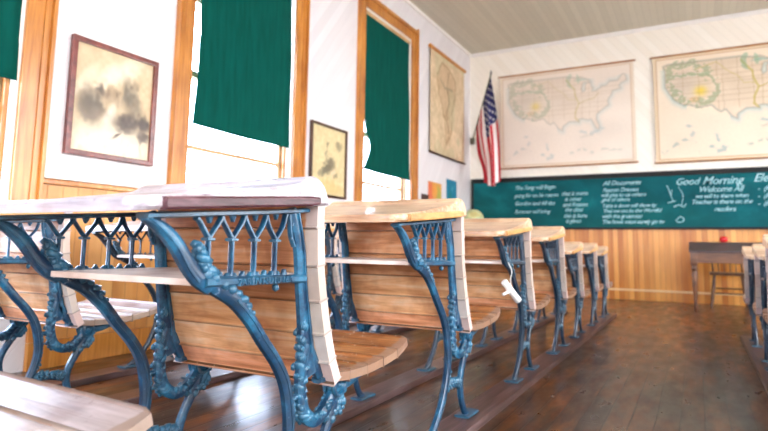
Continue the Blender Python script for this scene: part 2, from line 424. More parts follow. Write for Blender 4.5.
def make_window(idx, x, s, a, b):
    """s = +1: room lies at larger x"""
    root = empty('window_%d' % idx, (x, (a + b) / 2, WZ0)); kind(root)
    hw = (b - a) / 2; H = WZ1 - WZ0
    def bx(bm, xa, xb, ya, yb, za, zb, bev=0.):
        xs = sorted((s * xa, s * xb)); box(bm, (xs[0], ya, za), (xs[1], yb, zb), bev)
    jl = bmesh.new()     # painted jamb lining
    f = bmesh.new()      # casing with stepped moulding
    for sy in (-1, 1):
        for w0, w1, d in ((0, .014, .022), (.014, .09, .018), (.09, .125, .026), (.125, CAS, .045)):
            ya, yb = sorted((sy * (hw + w0), sy * (hw + w1)))
            bx(f, 0, d, ya, yb, -.02, H + .03 + (w1 if w0 else .014), .003)
        bx(jl, -WT + .001, -.001, *sorted((sy * hw, sy * (hw - .018))), 0, H, .002)
        bx(f, -.075, -.05, *sorted((sy * (hw - .018), sy * (hw - .04))), 0, H, .002)  # stop
    bx(f, 0, .02, -hw, hw, H, H + .10, .003); bx(f, 0, .04, -hw - CAS, hw + CAS, H + .10, H + .145, .004)
    bx(jl, -WT + .001, -.001, -hw + .018, hw - .018, H - .018, H, .002)
    kind(fin('window_jamb', jl, m_white, root))
    kind(fin('window_frame', f, m_trim, root))
    sl = bmesh.new(); bx(sl, -WT + .001, .07, -hw - .02, hw + .02, -.035, 0, .006); bx(sl, 0, .022, -hw - CAS, hw + CAS, -.15, -.036, .004)
    kind(fin('window_sill', sl, m_trim, root))
    for nm, xo, z0, z1, muntins in (('lower_sash', -.10, .002, H * .5 + .02, (.83,)), ('upper_sash', -.135, H * .5 - .02, H - .02, (.6,))):
        sb = bmesh.new(); t = .03
        bx(sb, xo - t / 2, xo + t / 2, -hw + .02, -hw + .065, z0, z1, .003); bx(sb, xo - t / 2, xo + t / 2, hw - .065, hw - .02, z0, z1, .003)
        bx(sb, xo - t / 2, xo + t / 2, -hw + .065, hw - .065, z0, z0 + .06, .003); bx(sb, xo - t / 2, xo + t / 2, -hw + .065, hw - .065, z1 - .04, z1, .003)
        bx(sb, xo - .009, xo + .009, -hw + .065, hw - .065, z0 + muntins[0] - .016, z0 + muntins[0] + .016)
        o = kind(fin(nm, sb, m_sash, root))
        p = bmesh.new(); bx(p, xo - .002, xo + .002, -hw + .06, hw - .06, z0 + .055, z1 - .035)
        kind(fin('pane', p, mg, root))
    return root
k = 1
for a, b in WIN_L: make_window(k, XL, 1, a, b); k += 1
for a, b in WIN_R: make_window(k, XR, -1, a, b); k += 1
for a, b in WIN_B:
    w_ = make_window(k, 0, 1, a, b); w_.location = ((a + b) / 2, YB, WZ0); w_.rotation_euler[2] = math.pi / 2; k += 1
# ground outside
mgnd = plain('pale_gravel', lin((190, 186, 176)), .9, var=.1, scale=3)
boxo('ground', (-40, -30, -.75), (40, 40, -.6), mgnd, st=True)

# ------------------------------------------------------------------ roller shades
def shade_material():
    m, nt, b = new_mat('green_shade_cloth')
    n = noise(nt, coords(nt, (1, 8, 1)), 3, 4)
    col = ramp(nt, n, [(.3, lin((0, 70, 60))), (.7, lin((2, 86, 76)))])
    nt.links.new(col, b.inputs['Base Color']); b.inputs['Roughness'].default_value = .8; b.inputs['Specular IOR Level'].default_value = .1
    tr = nt.nodes.new('ShaderNodeBsdfTranslucent'); nt.links.new(mix(nt, .5, col, lin((2, 120, 110))), tr.inputs[0])
    mx = nt.nodes.new('ShaderNodeMixShader'); mx.inputs[0].default_value = .16
    nt.links.new(b.outputs[0], mx.inputs[1]); nt.links.new(tr.outputs[0], mx.inputs[2])
    nt.links.new(mx.outputs[0], nt.nodes['Material Output'].inputs[0])
    return m
m_shade = shade_material()
def roller_shade(y0, y1, zbot, label, dent, drop_l=0.):
    root = empty('roller_shade', (XL - .02, (y0 + y1) / 2, WZ1 - .04)); hw = (y1 - y0) / 2
    L = WZ1 - .04 - zbot; nu, nv = 26, 60
    vs = []; fs = []
    for j in range(nv + 1):
        v = j / nv
        for i in range(nu + 1):
            u = i / nu
            yl = -hw + dent(v)
            y = yl + (hw - yl) * u
            x = .014 * v * math.sin(u * 5 + v * 2) + .006 * math.sin(v * 9 + u * 3) + .02 * v
            z = -.02 - (L - .02) * v
            vs.append((x, y, z))
    for j in range(nv):
        for i in range(nu):
            p = j * (nu + 1) + i; fs.append((p, p + 1, p + nu + 2, p + nu + 1))
    me = bpy.data.meshes.new('shade_cloth'); me.from_pydata(vs, [], fs); me.update()
    me.polygons.foreach_set('use_smooth', [True] * len(fs))
    o = link('shade_cloth', me, m_shade, root)
    sd = o.modifiers.new('thickness', 'SOLIDIFY'); sd.thickness = .0015
    bm = bmesh.new(); tube(bm, [(0, -hw - .01, 0), (0, hw + .005, 0)], .02, 12, sm=False); fin('roller', bm, m_sash, root, smooth=50)
    bm = bmesh.new(); pts = [(.014 * math.sin(u * 5 + 2) + .006 * math.sin(9 + u * 3) + .02, -hw + dent(1) + (2 * hw - dent(1)) * u, -L) for u in np.linspace(0, 1, 9)]
    tube(bm, pts, .006, 6); fin('hem_bar', bm, m_shade, root, smooth=50)
    return tag(root, label, 'window shade', 'green roller shades over the left windows')
roller_shade(.43, 1.585, 1.475, 'green roller shade at the left edge, left of the large sepia picture', lambda v: .0)
roller_shade(2.775, 3.825, 1.478, 'green roller shade with ragged left edge, between the two framed pictures',
             lambda v: .006 * math.sin(v * 11) + .012 * (v < .62) - .03 * max(0, (v - .64) / .36))
roller_shade(5.07, 6.165, 1.455, 'green roller shade nearest the chalkboard, its lower left edge curled in',
             lambda v: .10 * math.exp(-((v - .86) / .08) ** 2) - .03 * max(0, (v - .95) / .05))

# ------------------------------------------------------------------ school desks
def slat_rows(bm, line, bounds, t, hw, rnd=0.):
    """boards along x following line [(y, z)]: each between two arclength fractions, thickness t to the left of travel"""
    lay = bm.verts.layers.float_color.new('tone')
    L = np.array([p for p in smooth_path(line, 6)])[:, :2]
    seg = np.r_[0, np.cumsum(np.linalg.norm(np.diff(L, axis=0), axis=1))]; seg /= seg[-1]
    def at(f): return np.array([np.interp(f, seg, L[:, 0]), np.interp(f, seg, L[:, 1])])
    for bi, (a, b) in enumerate(zip(bounds, bounds[1:])):
        g = .0002
        ff = np.array([a, a + .009, (a + b) / 2, b - .009, b])
        outer = []; inner = []
        for q, f in enumerate(ff):
            p = at(f); d = at(min(1, f + .01)) - at(max(0, f - .01)); d /= np.linalg.norm(d); nn = np.array([-d[1], d[0]])
            e = (g if q == 0 else -g if q == 4 else 0) * d
            c = .0065 if q in (0, 4) else 0
            outer.append(p + e - nn * 0 + nn * c); inner.append(p + e + nn * (t - c))
        poly = outer + inner[::-1]
        tn = random.uniform(.74, 1.1); wm = random.uniform(.86, 1.05)
        colr = (tn, tn * wm, tn * wm * random.uniform(.92, 1.05), 1)
        last = (bi == len(bounds) - 2)
        h2 = hw + random.uniform(-.002, .002)
        xs = [-h2, -h2 + .004, h2 - .004, h2]
        rings = []
        for xi, x in enumerate(xs):
            cen = sum(poly) / len(poly); sc = .9 if xi in (0, 3) else 1.
            ring = []
            for pi, p in enumerate(poly):
                xx = x
                if rnd and last:      # rounded outer corners of the last board
                    fr = (pi if pi < 5 else 9 - pi) / 4
                    xx = math.copysign(abs(x) - rnd * fr ** 3, x)
                q = cen + (p - cen) * sc if False else p
                vv = bm.verts.new((xx, q[0], q[1])); dk = .38 if pi in (0, 4, 5, 9) else 1.; vv[lay] = (colr[0] * dk, colr[1] * dk, colr[2] * dk, 1); ring.append(vv)
            rings.append(ring)
        n = len(poly)
        for r, q in zip(rings, rings[1:]):
            for kk in range(n): bm.faces.new((r[kk], r[(kk + 1) % n], q[(kk + 1) % n], q[kk]))
        bm.faces.new(rings[0]); bm.faces.new(rings[-1][::-1])

def desktop_bm():
    bm = bmesh.new()
    top = [(-.045, .728), (-.041, .7355), (-.02, .7395), (.1, .753), (.2, .769), (.3, .785), (.355, .796), (.382, .811), (.405, .817), (.430, .813), (.449, .798), (.460, .776), (.463, .759), (.463, .7565)]
    top = smooth_path(top, 4)
    def zb(y): return .7135 + .082 * (y + .045)
    secs = []
    for p in top:
        y, zt = p
        z0 = zb(y); zt = max(zt, z0 + .002)
        if y < .035: hx = .275 - .06 * (1 - math.sqrt(max(0, 1 - ((.035 - y) / .082) ** 2)))
        else: hx = .275
        c = min(.006, (zt - z0) * .4)
        secs.append([(-hx, y, z0 + c), (-hx, y, zt - c), (-hx + c, y, zt), (hx - c, y, zt), (hx, y, zt - c), (hx, y, z0 + c), (hx - c, y, z0), (-hx + c, y, z0)])
    rings = [[bm.verts.new(q) for q in s] for s in secs]
    for a, b in zip(rings, rings[1:]):
        for kk in range(8): bm.faces.new((a[kk], a[(kk + 1) % 8], b[(kk + 1) % 8], b[kk]))
    bm.faces.new(rings[0]); bm.faces.new(rings[-1][::-1])
    return bm

BACK = [(.4625, .7575), (.462, .70), (.467, .62), (.480, .55), (.497, .48), (.520, .41), (.548, .352)]
SEAT = [(.522, .368), (.60, .360), (.70, .358), (.80, .366), (.88, .379), (.932, .392)]

def leaf_row(bm, pts, size, n, side, xs=.012, seed=1, sub=1):
    rr = random.Random(seed); P = smooth_path([(p[0], p[1]) for p in pts], 8)
    for i in range(n):
        f = (i + .5) / n * (len(P) - 1); a = int(f); t = f - a; p = P[a] * (1 - t) + P[min(a + 1, len(P) - 1)] * t
        d = P[min(a + 1, len(P) - 1)] - P[a - 1 if a else 0]; an = math.atan2(d[1], d[0])
        nn = np.array([-math.sin(an), math.cos(an)]) * side
        s = size * rr.uniform(.75, 1.2)
        q = p + nn * s * .5
        blob(bm, (rr.uniform(-.003, .003), q[0], q[1]), (xs, s * .95, s * .5), an + side * .7, sub)
        blob(bm, (rr.choice((-1, 1)) * xs * .7, p[0] + nn[0] * s * .1, p[1] + nn[1] * s * .1), (.006, s * .45, s * .4), an - side * .5, sub)

def make_standard(parent, x):
    """one cast-iron side of the desk; seen from its side it shows bracket, gothic arcade, post, bent legs, scroll"""
    bm = bmesh.new()
    stroke(bm, [(-.005, .7075, .012), (.12, .7175, .012), (.30, .731, .012), (.445, .7435, .012)], .034)      # plate under the top
    stroke(bm, [(-.004, .705, .010), (.035, .688, .024), (.068, .660, .030), (.094, .628, .031), (.120, .602, .032), (.150, .586, .034)], .022)
    stroke(bm, [(.13, .594, .022), (.25, .592, .020), (.36, .590, .020), (.43, .588, .020)], .036, sm=False)      # shelf bar
    stroke(bm, [(.386, .745, .022), (.402, .70, .028), (.418, .655, .032), (.429, .58, .034), (.446, .49, .044), (.458, .42, .052), (.470, .37, .052)], .022)
    stroke(bm, [(.462, .43, .03), (.485, .395, .036), (.512, .360, .026)], .022)
    for sx in (-1, 1):
        stroke(bm, [(.004, .7035, .005), (.036, .683, .006), (.066, .655, .006), (.090, .622, .006), (.115, .596, .006)], .005, x=sx * .011, sides=6)
        stroke(bm, [(.400, .735, .006), (.424, .655, .006), (.434, .58, .006), (.452, .49, .006), (.466, .42, .006)], .005, x=sx * .011, sides=6)
    S1 = fin('iron_standard', bm, m_iron, parent, smooth=45); S1.location.x = x
    ar = bmesh.new()      # gothic arcade
    cols = [.142, .203, .268, .333]; zc = .672
    def zp(y): return .7015 + .0805 * y
    for c in cols:
        stroke(ar, [(c, .598, .018), (c, .610, .0085), (c, .64, .0072), (c, zc, .0085)], .013, n=3)
        stroke(ar, [(c - .009, zc, .007), (c + .009, zc, .007)], .020, sm=False)
        for sgn in (-1, 1):
            stroke(ar, [(c, zc + .002, .009), (c + sgn * .010, zc + .014, .008), (c + sgn * .024, zc + .032, .0085), (c + sgn * .033, zp(c + sgn * .033), .010)], .014, n=3)
        stroke(ar, [(c, zp(c) + .001, .018), (c, zp(c) - .006, .012), (c, zp(c) - .012, .002)], .010, sm=False)
        stroke(ar, [(c + .033, .598, .022), (c + .033, .606, .010), (c + .033, .611, .002)], .012, sm=False)
        for dy in (-.013, .013): stroke(ar, [(c + dy, .598, .014), (c + dy * .6, .608, .004)], .012, sm=False)
    stroke(ar, [(.378, zp(.37), .010), (.385, .685, .008), (.398, .66, .008)], .012, n=3)
    a = fin('arcade', ar, m_iron, S1, smooth=45)
    lf = bmesh.new()
    stroke(lf, [(.138, .598, .030), (.175, .578, .032), (.215, .556, .030), (.262, .515, .028), (.303, .468, .027), (.348, .420, .027), (.380, .372, .029), (.396, .318, .030), (.401, .262, .029), (.385, .198, .027), (.345, .125, .026), (.288, .068, .026), (.245, .034, .032)], .024)
    stroke(lf, [(.20, .040, .010), (.30, .040, .010)], .07, sm=False)
    for sx in (-1, 1):
        stroke(lf, [(.215, .556, .006), (.262, .515, .006), (.303, .468, .006), (.348, .420, .006), (.380, .372, .006), (.396, .318, .006), (.401, .262, .006), (.385, .198, .006), (.345, .125, .006)], .005, x=sx * .012, sides=6)
    fin('front_leg', lf, m_iron, S1, smooth=45)
    rl = bmesh.new()
    stroke(rl, [(.578, .318, .034), (.572, .285, .032), (.553, .245, .028), (.527, .20, .026), (.515, .155, .026), (.528, .10, .024), (.553, .06, .024), (.580, .034, .034)], .022)
    stroke(rl, [(.53, .040, .010), (.64, .040, .010)], .06, sm=False)
    fin('rear_leg', rl, m_iron, S1, smooth=45)
    lp = bmesh.new()      # lyre loop from the post round to the scroll hinge and seat arm
    stroke(lp, [(.452, .44, .03), (.440, .39, .03), (.440, .335, .032), (.456, .288, .034), (.492, .264, .032), (.532, .272, .032), (.562, .298, .032), (.580, .328, .034)], .024)
    tb = [(0, .580 + .024 * math.cos(k * math.pi / 6), .327 + .024 * math.sin(k * math.pi / 6)) for k in range(13)]
    for xx in (-.014, .014): tube(lp, [(xx, q[1], q[2]) for q in tb], .006, 6, sm=False)
    for r, w in ((.030, .028), (.011, .044)):
        blob(lp, (0, .580, .327), (w / 2, r, r), 0, 2)
    stroke(lp, [(.592, .322, .030), (.64, .322, .024), (.70, .333, .018), (.80, .3425, .010)], .022)
    stroke(lp, [(.502, .352, .018), (.56, .347, .014), (.64, .3425, .010), (.82, .3425, .008)], .030)
    fin('seat_arm', lp, m_iron, S1, smooth=45)
    orn = bmesh.new()
    leaf_row(orn, [(.108, .660), (.122, .630), (.140, .600)], .026, 5, 1, .012, 4)
    leaf_row(orn, [(.13, .605), (.16, .590), (.20, .572), (.235, .545), (.27, .515)], .017, 9, 1, .015, 5)
    for c in ((.155, .600), (.178, .588), (.200, .578)): blob(orn, (.008, c[0], c[1]), (.013, .012, .012))
    fin('leaf_ornament', orn, m_iron, S1, smooth=60); orn = bmesh.new()
    leaf_row(orn, [(.43, .49), (.427, .45), (.424, .40), (.424, .34), (.435, .29), (.46, .262)], .019, 13, 1, .015, 6)
    leaf_row(orn, [(.452, .43), (.452, .36), (.458, .31), (.48, .282), (.52, .280), (.552, .305)], .017, 13, -1, .016, 7)
    leaf_row(orn, [(.585, .345), (.606, .325), (.612, .29), (.596, .262), (.560, .248), (.52, .250)], .022, 12, -1, .014, 8)
    leaf_row(orn, [(.404, .35), (.415, .30), (.416, .25), (.405, .20)], .012, 12, -1, .012, 9)
    stroke(orn, [(.40, .33, .012), (.425, .33, .012), (.45, .33, .012)], .014)
    fin('vine_ornament', orn, m_iron, S1, smooth=60)
    cr = bmesh.new()
    stroke(cr, [(.366, .165, .014), (.405, .172, .018), (.45, .168, .020), (.49, .158, .018), (.520, .155, .014)], .016)
    leaf_row(cr, [(.375, .165), (.42, .175), (.47, .17), (.505, .16)], .020, 8, 1, .014, 10)
    leaf_row(cr, [(.375, .165), (.42, .175), (.47, .17), (.505, .16)], .015, 6, -1, .014, 11)
    fin('cross_brace', cr, m_iron, S1, smooth=60)
    rm = bmesh.new(); leaf_row(rm, [(.572, .295), (.553, .245), (.530, .20)], .013, 6, 1, .012, 12)
    for v_ in rm.verts: pass
    rm.free()
    bt = bmesh.new()
    blob(bt, (0, .34, .573), (.010, .007, .010))
    fin('bolt', bt, m_iron, S1, smooth=60)
    return S1

def make_desk():
    root = empty('school_desk')
    o = fin('desktop', desktop_bm(), m_top_g, root, smooth=35)
    bm = bmesh.new()      # cleat let into the end of the top
    for sx in (1,):
        secs = []
        for y in np.linspace(.0, .425, 14):
            z0 = .7135 + .082 * (y + .045); w = .0215
            if y > .42: z0 += .003; w -= .006
            secs.append([(sx * .25, y, z0), (sx * .2785, y, z0), (sx * .2805, y, z0 + .004), (sx * .2805, y, z0 + w - .004), (sx * .2775, y, z0 + w), (sx * .25, y, z0 + w)])
        rings = [[bm.verts.new(q) for q in s] for s in secs]
        for a, b in zip(rings, rings[1:]):
            for kk in range(6): bm.faces.new((a[kk], a[(kk + 1) % 6], b[(kk + 1) % 6], b[kk]))
        bm.faces.new(rings[0]); bm.faces.new(rings[-1][::-1])
    fin('end_cleat', bm, m_cleat_g, root)
    bm = bmesh.new(); box(bm, (-.212, .12, .587), (.212, .445, .600), .003)
    fin('book_shelf', bm, m_shelf, root)
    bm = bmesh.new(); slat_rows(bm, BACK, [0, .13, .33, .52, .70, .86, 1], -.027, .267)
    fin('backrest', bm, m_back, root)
    bm = bmesh.new(); slat_rows(bm, SEAT, [0, .17, .38, .58, .78, 1], -.020, .264, rnd=.03)
    fin('seat', bm, m_seat, root)
    for x in (-.228, .228): make_standard(root, x)
    return root
def kids(o): return [c for c in bpy.data.objects if c.parent == o]
TREE = {}
def copy_tree(src):
    ch = {}
    allo = [o for o in bpy.data.objects if o.parent]
    for o in allo: ch.setdefault(o.parent, []).append(o)
    def rec(o, par):
        c = o.copy(); COL.objects.link(c)
        for kx in ('label', 'category', 'group'):
            if kx in c and par is not None: del c[kx]
        if par: c.parent = par
        for k2 in ch.get(o, []): rec(k2, c)
        return c
    return rec(src, None)
def remat(root, part, mat):
    for c in kids(root):
        if c.name.split('.')[0] == part:
            c.material_slots[0].link = 'OBJECT'; c.material_slots[0].material = mat
proto = make_desk()
XA, XB, XD = -1.02, -2.33, .545
desks = [
 ('A', XA, -.275, 1.0, 'school desk in the bottom left corner, only its bleached seat in view'),
 ('A', XA, .632, 1.0, 'nearest large school desk, white worn top with a dark red end strip'),
 ('A', XA, 1.525, 1.03, 'second desk from the front of the middle row, with wide honey-coloured backrest and pale top'),
 ('A', XA, 2.515, 1.0, 'school desk with a small white paper roll tied to its blue iron leg'),
 ('A', XA, 3.37, .985, 'school desk directly ahead of the desk with the paper roll, last of the tall ones'),
 ('A', XA, 4.12, .87, "small school desk, nearest of three low ones at the middle row's far end"),
 ('A', XA, 4.86, .87, "small school desk, second of three low ones at the middle row's far end"),
 ('A', XA, 5.52, .84, 'small school desk at the very end of the middle row'),
 ('B', XB, .86, 1.0, 'school desk at the left edge with light blue ironwork and pinkish white slatted seat'),
 ('B', XB, 1.76, 1.0, 'school desk of the window row seen through the arched ironwork of the nearest desk'),
 ('B', XB, 2.68, 1.0, 'third desk of the window row, mostly hidden behind the nearest desk of the middle row'),
 ('B', XB, 3.52, .985, 'fourth desk of the window row, only its iron legs showing under the middle row'),
 ('B', XB, 4.30, .90, 'fifth desk of the window row, hidden behind the taller desks except for its legs'),
 ('D', XD, 2.88, .91, 'tallest and nearest of the desks cut off by the right edge of the picture'),
 ('D', XD, 3.55, .86, 'middle desk of the three at the right edge, beside the aisle'),
 ('D', XD, 4.42, .85, 'farthest desk of the three at the right edge, in front of the teacher\'s desk'),
]
GR = {'A': 'school desks in the middle row', 'B': 'school desks in the row beside the windows', 'D': 'school desks in the row at the right edge'}
RUN = .03
for i, (row, x, y, s, lab) in enumerate(desks):
    d = copy_tree(proto)
    d.location = (x, y, RUN - .035 * s); d.scale = (1 if s > .95 else .97, s, s)
    if i == 0: d.rotation_euler[2] = math.radians(-2.5); d.location.x -= .055; d.location.y += .02
    tag(d, lab, 'school desk', GR[row])
    if i in (0, 1, 8, 9): remat(d, 'desktop', m_top_w)
    if i == 1: remat(d, 'end_cleat', m_cleat_r)
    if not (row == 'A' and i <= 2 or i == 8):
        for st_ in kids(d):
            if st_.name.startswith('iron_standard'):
                for q_ in [st_] + kids(st_): q_.material_slots[0].link = 'OBJECT'; q_.material_slots[0].material = m_iron_shade
    if i in (0, 8, 9): remat(d, 'seat', m_seat_w)
    if i == 1:
        st = [c for c in kids(d) if c.name.startswith('iron_standard') and c.location.x > 0][0]
        cu = bpy.data.curves.new('lettering', 'FONT'); cu.body = '2ARENTSU10 16A'; cu.size = .021; cu.extrude = .0015; cu.align_x = 'CENTER'; cu.space_character = 1.05
        tmp = bpy.data.objects.new('tmp', cu); COL.objects.link(tmp)
        me = bpy.data.meshes.new_from_object(tmp.evaluated_get(bpy.context.evaluated_depsgraph_get())); bpy.data.objects.remove(tmp)
        lt = link('raised_lettering', me, m_iron, st)
        lt.rotation_euler = (math.pi / 2, 0, math.pi / 2); lt.location = (.0185, .29, .5835); lt['label'] = 'raised cast letters along the shelf bar'
for o in [proto] + [c for c in bpy.data.objects if c.parent == proto] + [g for c in list(bpy.data.objects) if c.parent == proto for g in bpy.data.objects if g.parent == c]:
    bpy.data.objects.remove(o)

# runners the desks are screwed to
def runner(x, y0, y1, lab, w=.12):
    bm = bmesh.new(); y = y0
    box(bm, (x - w / 2, y0, 0.0), (x + w / 2, y1, RUN), .003)
    tag(fin('floor_runner', bm, m_runner), lab, 'floor runner', 'wooden runners under the desk rows')
runner(XA + .235, -.5, 6.16, 'long wooden runner board under the aisle side of the middle desk row')
runner(XA - .235, -.5, 6.16, 'long wooden runner board under the window side of the middle desk row')
runner(XB + .235, .5, 5.3, 'long wooden runner board under the inner side of the window desk row')
runner(XB - .235, .5, 5.3, 'long wooden runner board under the outer side of the desk row nearest the windows')
runner(XD - .225, 2.6, 5.15, 'long wooden runner board under the aisle side of the right-hand desk row')
runner(XD + .225, 2.6, 5.15, 'long wooden runner board under the far side of the right-hand desk row')

# ------------------------------------------------------------------ paper roll tied to the third desk
pr = empty('paper_roll', (-.752, 2.60, .462))
bm = bmesh.new(); dirv = Vector((.40, .50, -.72)).normalized(); c = Vector((0, 0, 0))
m_paper = plain('white_paper', lin((240, 238, 232)), .6, var=.03)
tube(bm, [c - dirv * .06, c - dirv * .059, c + dirv * .059, c + dirv * .06], [.0145, .0155, .0155, .0145], 14, sm=False)
fin('paper_sheet', bm, m_paper, pr, smooth=50)
bm = bmesh.new(); tube(bm, [(0, 0, .01), (-.012, .03, .05), (-.01, .045, .09), (-.02, .02, .13)], .002, 6); tube(bm, [(-.005, -.002, 0), (-.025, -.045, -.012)], .007, 8, sm=False)
fin('tie_string', bm, m_paper, pr, smooth=50)
tag(pr, 'small white rolled paper tied with string to a blue iron desk leg', 'paper roll')

# ------------------------------------------------------------------ teacher's desk, apple, chair
m_tdesk = wood('teacher_desk_wood', lin((70, 40, 22)), lin((108, 66, 36)), lin((134, 86, 48)), (3, 30, 30), .35, 3, tone=False)
m_lid = wood('teacher_desk_lid', lin((54, 34, 30)), lin((78, 52, 46)), lin((100, 72, 64)), (3, 30, 30), .4, 3, tone=False)
td = empty('teacher_desk', (.50, 7.42, 0)); tw = .58; ty0, ty1 = -.30, .30
bm = bmesh.new()      # sloped writing lid with a flat ledge behind
prof = [(ty0 - .02, .636), (ty0 - .02, .655), (.18, .758), (ty1 + .01, .760), (ty1 + .01, .738), (.18, .736)]
r0 = [bm.verts.new((-tw, p[0], p[1])) for p in prof]; r1 = [bm.verts.new((tw, p[0], p[1])) for p in prof]
for kk in range(6): bm.faces.new((r0[kk], r0[(kk + 1) % 6], r1[(kk + 1) % 6], r1[kk]))
bm.faces.new(r0); bm.faces.new(r1[::-1]); fin('sloped_lid', bm, m_lid, td)
bm = bmesh.new(); box(bm, (-tw + .02, ty0, .525), (tw - .02, ty0 + .02, .635), .002); box(bm, (-tw + .02, ty1 - .02, .525), (tw - .02, ty1, .735), .002)
for sx in (-1, 1):
    xa, xb = sorted((sx * (tw - .02), sx * (tw - .04)))
    q = [(ty0 + .02, .525), (ty0 + .02, .64), (.18, .735), (ty1 - .02, .735), (ty1 - .02, .525)]
    a = [bm.verts.new((xa, *p)) for p in q]; b2 = [bm.verts.new((xb, *p)) for p in q]
    for kk in range(5): bm.faces.new((a[kk], a[(kk + 1) % 5], b2[(kk + 1) % 5], b2[kk]))
    bm.faces.new(a); bm.faces.new(b2[::-1])
fin('apron', bm, m_tdesk, td)
for sx in (-1, 1):
    for yy in (ty0 + .03, ty1 - .03):
        bm = bmesh.new(); cx = sx * (tw - .045)
        box(bm, (cx - .034, yy - .034, .50), (cx + .034, yy + .034, .634), .003)
        lathe(bm, [(.012, 0), (.018, .01), (.02, .05), (.017, .10), (.026, .30), (.03, .42), (.022, .44), (.032, .46), (.026, .48), (.03, .502)], (cx, yy, 0))
        fin('leg', bm, m_tdesk, td, smooth=40)
tag(td, "brown wooden teacher's desk with sloped lid and turned legs, below the chalkboard", 'desk')
ap = empty('apple', (.275, 7.665, .760))
bm = bmesh.new(); pr_ = []
for k in range(15):
    t = math.pi * k / 14; pr_.append((max(.001, .043 * math.sin(t) * (1 + .12 * math.cos(t))), .036 - .038 * math.cos(t) - .012 * math.exp(-((t - math.pi) / .35) ** 2) + .006 * math.exp(-(t / .3) ** 2)))
z0 = min(z for _, z in pr_); pr_ = [(r, z - z0) for r, z in pr_]
lathe(bm, pr_, sides=20); fin('apple_flesh', bm, plain('red_apple_skin', lin((205, 22, 26)), .25, var=.15, scale=20), ap, smooth=60)
bm = bmesh.new(); tube(bm, [(0, 0, .06), (.003, 0, .075), (.008, .002, .088)], .002, 6); fin('apple_stem', bm, plain('brown_stem', lin((80, 52, 30)), .7), ap)
tag(ap, "red apple on the back ledge of the teacher's desk", 'apple')
ch = empty('wooden_chair', (.31, 7.93, 0))
m_chair = wood('chair_wood', lin((70, 42, 24)), lin((104, 66, 36)), lin((136, 90, 50)), (20, 20, 4), .4, 5, tone=False)
bm = bmesh.new(); box(bm, (-.19, -.19, .375), (.19, .19, .405), .012); fin('seat', bm, m_chair, ch)
for sx in (-1, 1):
    for sy in (-1, 1):
        bm = bmesh.new(); tube(bm, [(sx * .14, sy * .14, .38), (sx * .16, sy * .16, .2), (sx * .185, sy * .185, 0)], [.012, .017, .013], 10); fin('leg', bm, m_chair, ch, smooth=50)
for (a, b2) in (((-.165, -.165, .17), (.165, -.165, .17)), ((-.163, -.16, .20), (-.163, .16, .20)), ((.163, -.16, .20), (.163, .16, .20)), ((-.16, .16, .21), (.16, .16, .21))):
    bm = bmesh.new(); tube(bm, [a, b2], .009, 8, sm=False); fin('stretcher', bm, m_chair, ch, smooth=50)
for i in range(6):
    xx = -.15 + .06 * i
    bm = bmesh.new(); tube(bm, [(xx, .165, .40), (xx * 1.05, .19, .56), (xx * 1.12, .215, .70)], .010 if i in (0, 5) else .007, 8); fin('back_spindle', bm, m_chair, ch, smooth=50)
bm = bmesh.new(); tube(bm, [(-.19, .20, .70), (-.10, .222, .713), (0, .228, .718), (.10, .222, .713), (.19, .20, .70)], .018, 8); fin('crest_rail', bm, m_chair, ch, smooth=50)
tag(ch, "brown spindle-back wooden chair tucked behind the teacher's desk", 'chair')

# ------------------------------------------------------------------ chalkboard with writing
def board_mat():
    m, nt, b = new_mat('green_chalkboard_slate')
    n = noise(nt, coords(nt, (1, 1, 1.6)), 1.1, 5, .6, .4)
    col = ramp(nt, n, [(.30, lin((0, 60, 66))), (.55, lin((0, 88, 94))), (.75, lin((16, 122, 128)))])
    n2 = noise(nt, coords(nt, (.35, 1, .6)), 1.4, 2)
    col = mix(nt, ramp(nt, n2, [(.45, (0, 0, 0)), (.65, (.6, .6, .6))]), col, lin((8, 74, 66)))
    nt.links.new(col, b.inputs['Base Color']); b.inputs['Roughness'].default_value = .7; b.inputs['Specular IOR Level'].default_value = .2
    return m
CBX0, CBX1, CBZ0, CBZ1 = -3.0, 2.3, .925, 1.69
cb = empty('chalkboard', ((CBX0 + CBX1) / 2, YF - .022, (CBZ0 + CBZ1) / 2))
ox, oz = cb.location.x, cb.location.z
bm = bmesh.new(); box(bm, (CBX0 + .03 - ox, -.008, CBZ0 + .02 - oz), (CBX1 - .03 - ox, .016, CBZ1 - .05 - oz)); fin('writing_surface', bm, board_mat(), cb)
m_black = plain('black_board_frame', lin((14, 13, 13)), .7)
bm = bmesh.new()
box(bm, (CBX0 - ox, -.022, CBZ1 - .065 - oz), (CBX1 - ox, .02, CBZ1 - oz), .003); box(bm, (CBX0 - ox, -.03, CBZ0 - oz), (CBX1 - ox, .02, CBZ0 + .028 - oz), .003)
box(bm, (CBX0 - ox, -.02, CBZ0 + .03 - oz), (CBX0 + .04 - ox, .02, CBZ1 - .067 - oz), .003); box(bm, (CBX1 - .04 - ox, -.02, CBZ0 + .03 - oz), (CBX1 - ox, .02, CBZ1 - .067 - oz), .003)
fin('board_frame', bm, m_black, cb)
tag(cb, 'long green chalkboard covered in white handwriting across the front wall', 'chalkboard')
m_chalk, nt, b = new_mat('chalk_marks'); n = noise(nt, coords(nt, (1, 1, 1)), 60, 4)
nt.links.new(ramp(nt, n, [(.3, lin((90, 160, 168))), (.6, lin((180, 214, 220)))]), b.inputs['Base Color']); b.inputs['Roughness'].default_value = .9
